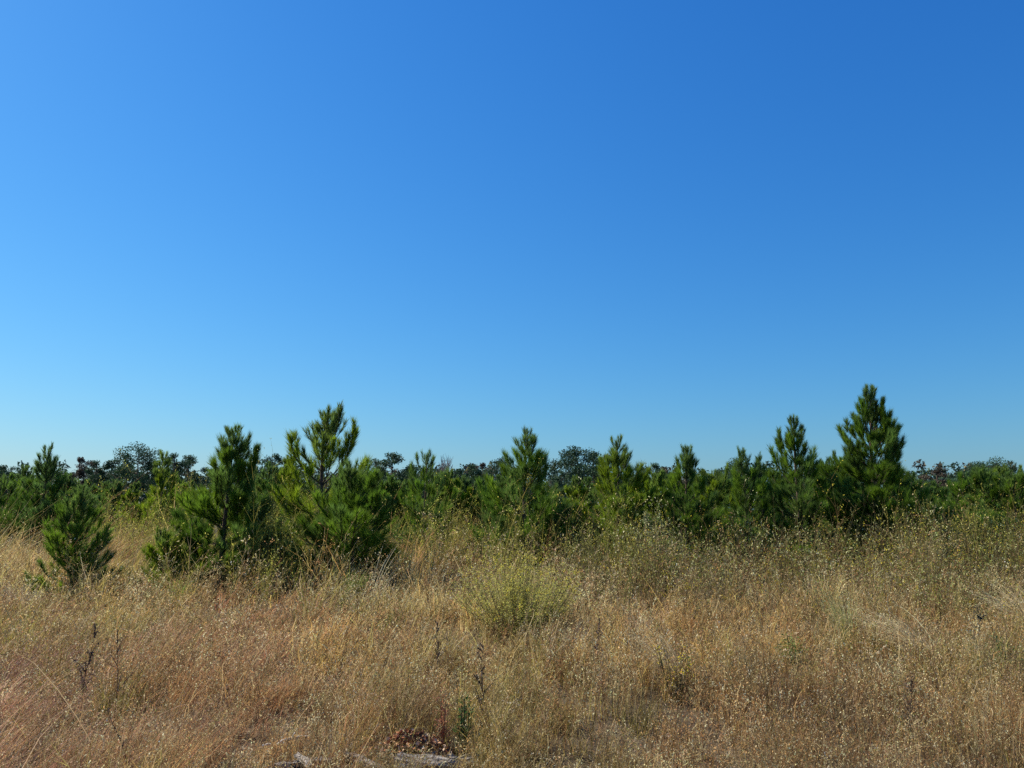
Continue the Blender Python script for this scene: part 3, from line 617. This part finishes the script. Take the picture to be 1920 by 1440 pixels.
# long single stems that stand out of the drifts
def long_stems():
    s = Soup(); x, D = scatter(8500, 3.0, 24, .3); sp, hh = zone(x, D); ok = ~np.isin(sp, [SPN.index('seed'), SPN.index('yel')]); x, D, sp, hh = x[ok], D[ok], sp[ok], hh[ok]; n = len(x); P = np.stack([x, D, ground_z(x, D)], 1)
    cm = fbm(x * 2.2, D * 2.2, 61, 2); H = (hh * np.where(D > 12, .72, 1) * rng.uniform(.5, 1.15, n) * (.7 + .6 * cm)); side = np.where(rng.uniform(0, 1, n) < .3, -1, 1)
    lx = LEAN(x, D) * .9 * side * rng.uniform(.2, 1.5, n); ly = rng.normal(0, .3, n); dr = rng.uniform(0, .9, n) ** 1.4
    def path(t):
        o = P.copy(); o[:, 0] += H * lx * t ** 1.7; o[:, 1] += H * ly * t ** 1.7; o[:, 2] += H * (t - dr * t ** 3); o[:, 0] += H * .05 * np.sin(t * 7 + wp) * t; return o
    wp = rng.uniform(0, 6.3, n)
    base = np.array([SP[SPN[k]]['head'] for k in range(len(SPN))])[sp]; mixc = rng.uniform(.3, 1, (n, 1)); c = base * mixc + np.array([.60, .50, .30]) * (1 - mixc)
    c = (c * WARM * (1 + rng.normal(0, .18, (n, 1)))).clip(.03, .8); lod = np.clip(D / 5.5, .8, 2.6)
    strips(s, P, path, .0052 * lod * rng.uniform(.5, 1.4, n), c, 5)
    for q in range(4):
        d = rand_unit(n); d[:, 2] = np.abs(d[:, 2]); flecks(s, path(rng.uniform(.8, 1.0)), d, .014 * lod * rng.uniform(.5, 1.3, n), .005 * lod, (c * 1.1).clip(0, .8))
    tag(obj('long_grass_stems', s, M_GRASS), 'single long pale stems standing out above the dry grass', 'grass', None, 'stuff')
long_stems()
# dead leaf litter and low thatch close to the soil
def thatch():
    s = Soup(); x, D = scatter(90000, 2.6, 14, .6); n = len(x); P = np.stack([x, D, ground_z(x, D) + .01], 1)
    th = rng.uniform(0, 2 * pi, n); L = rng.uniform(.05, .22, n); el_ = rng.uniform(0, .5, n)
    def path(t): 
        o = P.copy(); o[:, 0] += np.cos(th) * L * t; o[:, 1] += np.sin(th) * L * t; o[:, 2] += L * el_ * t; return o
    sd_ = np.stack([-np.sin(th), np.cos(th), np.zeros(n)], 1)
    c = jitter((.30, .23, .14), n, .3); strips(s, P, path, .005 * np.clip(D / 5, .8, 3), c, 2, sd_)
    tag(obj('fallen_thatch', s, M_GRASS), 'matted dead stems lying on the soil', 'litter', None, 'stuff')
thatch()
for k in SPN:
    if soups[k].n:
        o = obj(SP[k]['name'], soups[k], M_LEAF if SP[k].get('weed') else M_GRASS); tag(o, SP[k]['label'], SP[k]['cat'], None, 'stuff')

# ---------------------------------------------------------------- single plants, dead wood and stalks
def gp(px, py):
    D = depth_of(py, 0.0); x = X(px, D); return x, D, float(ground_z(x, D))
def weed_plant(name, label, cat, px, D, H, W, stems, ccol, fcol, seed, flower=None, leaf=.02, upright=.6, nleaf=26, group=None):
    """a single bushy plant: stems, leaves and flowers as parts"""
    r = np.random.default_rng(seed); x = X(px, D); o = thing(name, label, cat, (x, D, float(ground_z(x, D)) - .01), group)
    st = Soup(); lf = Soup(); fl = Soup()
    for k in range(stems):
        ph = r.uniform(0, 2 * pi); out = r.uniform(.05, 1) * W * .5; h = H * r.uniform(.42, 1.1) * (1 - .25 * (out / (W * .5)) ** 2)
        a = np.array([cos(ph) * out * .2, sin(ph) * out * .2, 0]); b = np.array([cos(ph) * out * .75, sin(ph) * out * .75, h * upright]); c = np.array([cos(ph) * out, sin(ph) * out, h])
        tube(st, [a, b, c], [.004, .003, .0015], ccol, 3)
        m = nleaf; t = r.uniform(.15, 1.05, m); p = np.where(t[:, None] < .6, a + (b - a) * (t / .6)[:, None], b + (c - b) * ((t - .6) / .4)[:, None])
        d = rand_unit(m, r); d[:, 2] = np.abs(d[:, 2]) * .8; p = p + d * r.uniform(0, .05, (m, 1))
        col = (np.array(fcol) * (1 + r.normal(0, .22, (m, 1)))).clip(.02, .8)
        flecks(lf, p, d, leaf * r.uniform(.6, 1.5, m), leaf * .38 * r.uniform(.6, 1.3, m), col)
        if flower is not None and r.uniform() < .55:
            m = 9; d = rand_unit(m, r); p = c + d * r.uniform(0, .035, (m, 1)); flecks(fl, p, d, .012, .009, (np.array(flower) * (1 + r.normal(0, .12, (m, 1)))).clip(.02, .9))
    obj('stem', st, M_STALK, o); obj('foliage', lf, M_LEAF, o)
    if fl.n: obj('flower', fl, M_LEAF, o)
    return o
def tussock(label, px, D, H, spread, lean, n, col, seed, name='dry_tussock', w=.006, droop=.45, heads=True):
    r = np.random.default_rng(seed); x = X(px, D); s = Soup(); ph = r.uniform(0, 2 * pi, n); rad = np.abs(r.normal(0, .07, n))
    P = np.stack([np.cos(ph) * rad, np.sin(ph) * rad, np.zeros(n)], 1); Hh = H * r.uniform(.5, 1.15, n)
    lx = lean + np.cos(ph) * spread * r.uniform(.2, 1, n); ly = np.sin(ph) * spread * r.uniform(.2, 1, n); dr = r.uniform(.3, 1.2, n) * droop
    def path(t):
        o = P.copy(); o[:, 0] += Hh * lx * t ** 1.5; o[:, 1] += Hh * ly * t ** 1.5; o[:, 2] += Hh * (t - dr * t ** 3); return o
    c = (np.array(col) * (1 + r.normal(0, .2, (n, 1)))).clip(.03, .8)
    strips(s, P, path, w * r.uniform(.6, 1.3, n), c, 6)
    o = thing(name, label, 'grass tussock', (x, D, float(ground_z(x, D)) - .01)); obj('blades', s, M_GRASS, o)
    if heads:
        h = Soup(); pt = path(1.0); d = rand_unit(n, r)
        for k in range(4): flecks(h, path(.85 + .05 * k), rand_unit(n, r), .016, .006, np.clip(c * 1.25, 0, .8))
        obj('seed_head', h, M_GRASS, o)['kind'] = 'stuff'
    return o
def dead_stalk(label, px, D, H, seed, twigs=14, lean=0.0, leafy=.3, col=(.075, .05, .045)):
    r = np.random.default_rng(seed); x = X(px, D); o = thing('dead_stalk', label, 'dead weed', (x, D, float(ground_z(x, D)) - .02), 'dark dead stalks standing in the grass')
    st = Soup(); lf = Soup(); n = 7; t = np.linspace(0, 1, n); P = np.stack([lean * H * t ** 1.4 + .012 * np.sin(t * 9 + seed), .02 * np.sin(t * 6), H * t], 1)
    tube(st, P, .004 * (1 - .7 * t), col, 5); br = []
    for k in range(twigs):
        u = r.uniform(.3, .98); ph = r.uniform(0, 2 * pi); L = (.06 + .28 * (1 - u)) * H * r.uniform(.5, 1.2); e = radians(r.uniform(45, 75))
        a = np.array([np.interp(u, t, P[:, 0]), np.interp(u, t, P[:, 1]), H * u]); b = a + np.array([cos(ph) * cos(e), sin(ph) * cos(e), sin(e)]) * L
        tube(st, [a, (a + b) / 2 + [0, 0, .01], b], [.003, .0025, .0015], col, 3)
        m = int(8 + 14 * leafy); p = a + (b - a) * r.uniform(.2, 1.05, (m, 1)); d = rand_unit(m, r)
        flecks(lf, p, d, (.010 + .018 * leafy) * r.uniform(.6, 1.4, m), (.005 + .008 * leafy), (np.array(col) * 1.2 * (1 + r.normal(0, .3, (m, 1)))).clip(.02, .5))
    obj('stem', st, M_STALK, o); obj('dead_leaf', lf, M_STALK, o)['kind'] = 'stuff'
    return o
D_ = depth_of
dead_stalk('dark leafy dead stalk with a bent tip, standing in pink grass at the lower left', 190, 6.2, .74, 1, 16, .12, .45)
dead_stalk('tall thin bare dead stalk just right of the leafy dead stalk in the pink grass', 256, 5.4, .80, 2, 7, -.02, .05, (.06, .035, .035))
dead_stalk('twiggy dead stalk with upswept side twigs, in olive grass left of the yellow bush', 826, 7.4, .62, 3, 26, .0, .1)
dead_stalk('black dead stalk above and right of the reddish flare tuft', 905, 5.6, .62, 4, 16, .02, .4, (.04, .032, .03))
dead_stalk('slender dead stalk right of centre, below the tan grass', 1113, 6.9, .66, 5, 12, .03, .3)
dead_stalk('brown branching dead stalk near the bottom right', 1668, 4.9, .62, 6, 24, .0, .1, (.12, .08, .05))
dead_stalk('short dark dead stalk beside the green clump near the right edge', 1802, 7.8, .7, 7, 18, .0, .6, (.06, .06, .045))
dead_stalk('thin dead stalk leaning left near the bottom left corner', 300, 4.6, .5, 8, 6, -.35, .05, (.10, .075, .05))

weed_plant('yellow_flowered_bush', 'rounded yellow-green bush with small yellow flowers in the middle of the field', 'bush', 968, 10.0, .95, 1.9, 330, (.24, .2, .09), (.45, .43, .11), 3, (.85, .70, .04), leaf=.024, nleaf=62)
weed_plant('leafy_shrub', 'yellowish leafy shrub with twisted stems under the left side of the forked tall pine', 'shrub', 525, 15.8, 1.75, 1.3, 120, (.2, .17, .1), (.24, .25, .05), 4, None, leaf=.055, nleaf=40, upright=.55)
weed_plant('leafy_shrub', 'yellow-green shrub in front of the gap left of the bright green two-tipped pine', 'shrub', 1092, 16.2, 1.2, 1.3, 110, (.2, .15, .1), (.30, .29, .08), 5, None, leaf=.04, nleaf=34)
weed_plant('leafy_shrub', 'leafy shrub in front of the pine with feathery tips', 'shrub', 1235, 15.5, 1.25, 1.9, 150, (.17, .13, .08), (.27, .28, .07), 6, None, leaf=.04, nleaf=34)
weed_plant('leafy_shrub', 'tall loose weed shrub with cream leaves right of the bright green two-tipped pine', 'shrub', 1215, 17.2, 1.75, 1.1, 60, (.13, .10, .07), (.42, .42, .22), 16, None, leaf=.045, nleaf=26)
weed_plant('green_weed', 'small bright green weed growing in dry grass, right of centre', 'weed', 1463, 8.2, .32, .28, 26, (.1, .12, .04), (.12, .19, .045), 7, None, leaf=.04, nleaf=16)
weed_plant('green_weed', 'dark green clump in the grass near the right edge, beside a short dead stalk', 'weed', 1840, 7.2, .42, .6, 90, (.12, .14, .06), (.15, .21, .07), 8, None, leaf=.03, nleaf=20)
weed_plant('green_weed', 'tiny dark green sprig between the reddish flare tuft and the black dead stalk', 'weed', 876, 5.3, .34, .12, 16, (.06, .08, .03), (.05, .11, .03), 9, None, leaf=.03, nleaf=14)
weed_plant('green_weed', 'pale green weed at the foot of the bleached fan of grass right of centre', 'weed', 1275, 7.4, .30, .25, 30, (.12, .14, .06), (.16, .23, .07), 10, None, leaf=.03, nleaf=14)
weed_plant('flowering_weed', 'low weed with a few yellow flowers in the brown weeds right of centre', 'weed', 1255, 6.6, .5, .4, 30, (.14, .12, .05), (.24, .22, .07), 11, (.85, .66, .03), leaf=.018, nleaf=14)
weed_plant('flowering_weed', 'weed with yellow flowers in the rusty grass above the far-left sapling', 'weed', 192, 17.5, 1.3, .5, 22, (.14, .12, .05), (.26, .22, .08), 12, (.9, .7, .05), leaf=.03, nleaf=12)
weed_plant('flowering_weed', 'weed with orange-yellow flowers at the left edge below the pines', 'weed', 22, 17, 1.25, .5, 24, (.14, .12, .05), (.28, .24, .08), 13, (.9, .6, .04), leaf=.03, nleaf=12)
weed_plant('red_flare_tuft', 'small slanting coral red tuft imitating a lens flare streak, lower centre of the field', 'weed', 838, 5.4, .36, .12, 16, (.42, .17, .09), (.48, .22, .12), 14, None, leaf=.022, nleaf=16)  # red lens flare streak put into the colour of an added tuft
tussock('bleached tussock with long stems arching to the left, in the right half of the field', 1705, 8.1, .78, .35, -.85, 120, (.62, .50, .28), 21, w=.010)
tussock('bleached fan of stiff stems spreading left, right of centre', 1262, 7.0, .62, .35, -.55, 80, (.58, .47, .27), 22, w=.009, droop=.2)
tussock('pale tussock arching left at the right edge of the field', 1905, 9.5, .85, .5, -.6, 130, (.64, .52, .29), 23, w=.011)
tussock('greenish tussock with upright stems left of the bleached arching tussock', 1568, 9.2, .75, .4, -.15, 150, (.36, .35, .14), 24, w=.006, droop=.15)
tussock('dark matted tussock of fallen stems right of the yellow bush', 1075, 9.2, .45, .6, .2, 160, (.24, .17, .12), 25, w=.006, heads=False)
tussock('pinkish tan tussock right of the dark matted tussock', 1190, 9.6, .5, .5, -.2, 140, (.50, .34, .22), 26, w=.006)
tussock('grey fallen tussock at the left edge above the rusty grass', 70, 12.6, .55, .7, -.2, 200, (.36, .30, .21), 27, w=.009)
tussock('green tussock at the foot of the short broad pine', 668, 13.2, .6, .4, .2, 260, (.16, .22, .05), 28, w=.009, droop=.2)
tussock('green tussock at the foot of the leaning pine sapling', 352, 13.3, .5, .4, .2, 140, (.20, .26, .06), 29, w=.009, droop=.2)
tussock('tall bleached stalks with nodding white heads in front of the short broad pine', 706, 13.0, 1.0, .25, .38, 16, (.56, .50, .34), 30, w=.009, droop=.1)
tussock('pair of bent pale stalks in front of the forked tall pine', 588, 11.2, .66, .05, .05, 3, (.66, .60, .40), 31, w=.018, droop=.1)

# dead wood
def rough_log(name, label, loc, L, Rr, rz, seed, tilt=0.0, group=None, jag=.25, sides=22, mat=None):
    """a weathered, broken length of wood: ridged surface and splintered ends"""
    r = np.random.default_rng(seed); n = 26; s = Soup(); t = np.linspace(0, 1, n); v = []
    kn = r.uniform(0, 1, 4); ph = r.uniform(0, 6.28, 8)
    ang = np.arange(sides) * 2 * pi / sides
    ridge = 1 + .10 * np.sin(ang * 3 + ph[0]) + .07 * np.sin(ang * 7 + ph[1]) + r.normal(0, .05, sides)
    endj = r.uniform(-jag, jag, (2, sides))
    for k in range(n):
        rad = Rr * ridge * (1 + .12 * np.sin(t[k] * 7 + ph[2]) + .25 * np.exp(-((t[k] - kn[0]) / .07) ** 2) * (np.cos(ang - ph[3]) > .4)) * (1 + r.normal(0, .025, sides))
        xx = (t[k] - .5) * L + (endj[0] * L * .35 if k == 0 else endj[1] * L * .35 if k == n - 1 else 0) * np.ones(sides) + .03 * L * np.sin(ang * 2 + ph[4]) * (2 * t[k] - 1)
        v.append(np.stack([xx, np.cos(ang) * rad, np.sin(ang) * rad * .8 + .02 * L * np.sin(t[k] * 3 + ph[5])], 1))
    V = np.concatenate(v + [np.array([[-.42 * L, 0, 0], [.42 * L, 0, 0]])]); f = []
    for k in range(n - 1):
        for j in range(sides):
            a = k * sides + j; b = k * sides + (j + 1) % sides; f += [[a, b, b + sides], [a, b + sides, a + sides]]
    for j in range(sides):
        f += [[n * sides, (j + 1) % sides, j], [n * sides + 1, (n - 1) * sides + j, (n - 1) * sides + (j + 1) % sides]]
    s.add(V, np.array(f), (1, 1, 1)); o = obj(name, s, mat or M_OLDWOOD); o.location = loc; o.rotation_euler = (r.uniform(0, 6), tilt, rz)
    return tag(o, label, 'log' if 'log' in name else 'wood', group)
x, y, z = gp(800, 1452); rough_log('broken_log', 'thick weathered grey log with splintered end, at the bottom edge of the view', (x + .01, y - .02, z + .03), .34, .06, radians(-14), 41, .06)
x2, y2, z2 = gp(600, 1438); rough_log('broken_log', 'smaller bleached log lying left of the thick grey log', (x2 + .02, y2 - .02, z2 + .02), .26, .032, radians(8), 42, -.03)
rough_log('wood_chunk', 'dark rotten chunk of wood beside the smaller bleached log', (x2 - .13, y2 - .1, z2 + .02), .13, .035, radians(60), 43, .2)
rough_log('wood_chunk', 'jagged grey chunk of wood at the right end of the thick grey log', (x + .24, y + .0, z + .03), .17, .05, radians(20), 44, .12)
x3, y3, z3 = gp(275, 1104); rough_log('broken_log', 'distant pale log in grass left of the leaning pine sapling', (x3, y3, z3 + .12), .62, .05, radians(5), 45, .03)
x3, y3, z3 = gp(545, 1104); rough_log('broken_log', 'distant pale log between the dense dark pine and the forked tall pine', (x3, y3, z3 + .12), .55, .06, radians(-6), 46, .02)
def chips():
    s = Soup(); r = np.random.default_rng(8); n = 900; u = r.normal(0, .5, (n, 2)); p = np.stack([u[:, 0] * .24, u[:, 1] * .15, .14 * np.exp(-(u ** 2).sum(1) * 1.2) + r.uniform(0, .02, n)], 1)
    L = r.uniform(.015, .045, n); d = rand_unit(n, r); d[:, 2] *= .5
    pal = np.array([[.42, .17, .07], [.55, .30, .14], [.25, .09, .04], [.62, .42, .26], [.16, .07, .04]]); c = pal[r.integers(0, 5, n)] * (1 + r.normal(0, .15, (n, 1)))
    flecks(s, p, d, L, L * .55, c.clip(.02, .8))
    o = obj('bark_chips', s, M_CHIP); o.location = (x - .1, y + .2, z + .02); tag(o, 'heap of orange brown bark chips behind the thick grey log', 'bark chips', None, 'stuff')
chips()
for k in range(7):
    rr_ = np.random.default_rng(60 + k); lab = ['upright splinter at the left end of the thick grey log', 'flat grey splinter in front of the thick grey log', 'pale splinter right of the thick grey log', 'dark splinter between the bleached log and the thick grey log', 'long pale splinter above the bleached log', 'short splinter below the bark chips', 'curved splinter left of the bleached log'][k]
    ox, oy = [(-.16, .04), (.1, -.1), (.25, .02), (-.3, -.05), (-.45, .12), (.02, .14), (-.72, .02)][k]
    rough_log('wood_splinter', lab, (x + ox, y + oy, z + .05), rr_.uniform(.12, .26), rr_.uniform(.012, .024), radians(rr_.uniform(-60, 60)), 70 + k, rr_.uniform(-.3, .3), 'splinters round the broken logs', jag=.5, sides=9)
r = np.random.default_rng(77)
SL = ['longest grey stick of the debris patch in the lower left centre', 'forked pale stick on the far side of the debris patch', 'short pale stick at the left of the debris patch', 'curved grey stick in the middle of the debris patch', 'thin stick at the right end of the debris patch', 'pale stick crossing the near side of the debris patch', 'stick lying behind the bark chips', 'pale stick leaning in the grass right of the black dead stalk', 'pale stick lying in the grass left of the debris patch']
for (px, py, L, rz, R_), lab in zip([(720, 1316, .42, -35, .011), (700, 1306, .3, 10, .009), (655, 1338, .22, 30, .009), (698, 1330, .3, 160, .010), (742, 1330, .26, -50, .008), (705, 1346, .32, 15, .009), (748, 1392, .34, 4, .012), (958, 1345, .34, -55, .007), (560, 1412, .3, 25, .010)], SL):
    a, b, c = gp(px, py); s = Soup(); n = 8; t = np.linspace(-.5, .5, n); w_ = r.normal(0, .012, (n, 2))
    tube(s, np.stack([t * L, w_[:, 0] + .06 * L * np.sin(t * 6), w_[:, 1] + .03], 1), R_ * (1.1 - np.abs(t) - .3 * t), (.42, .39, .35), 7)
    tube(s, [(.1 * L, 0, .03), (.22 * L, .08 * L, .06), (.3 * L, .18 * L, .08)], [R_ * .6, R_ * .5, R_ * .2], (.40, .37, .33), 5)
    o = obj('fallen_stick', s, M_TWIG); o.location = (a, b, c + .035); o.rotation_euler = (0, radians(-4), radians(rz)); tag(o, lab, 'stick', 'dry sticks lying on the ground')
def debris():
    s = Soup(); a, b, c = gp(700, 1328); r = np.random.default_rng(3); n = 420
    p = np.stack([r.normal(0, .2, n), r.normal(0, .28, n), r.uniform(.01, .07, n)], 1); d = rand_unit(n, r); d[:, 2] *= .3
    flecks(s, p, d, r.uniform(.03, .09, n), .008, jitter((.46, .42, .35), n, .3)); o = obj('wood_debris', s, M_TWIG); o.location = (a, b, c)
    tag(o, 'grey splinters and chips scattered in the bare patch at lower left centre', 'debris', None, 'stuff')
debris()
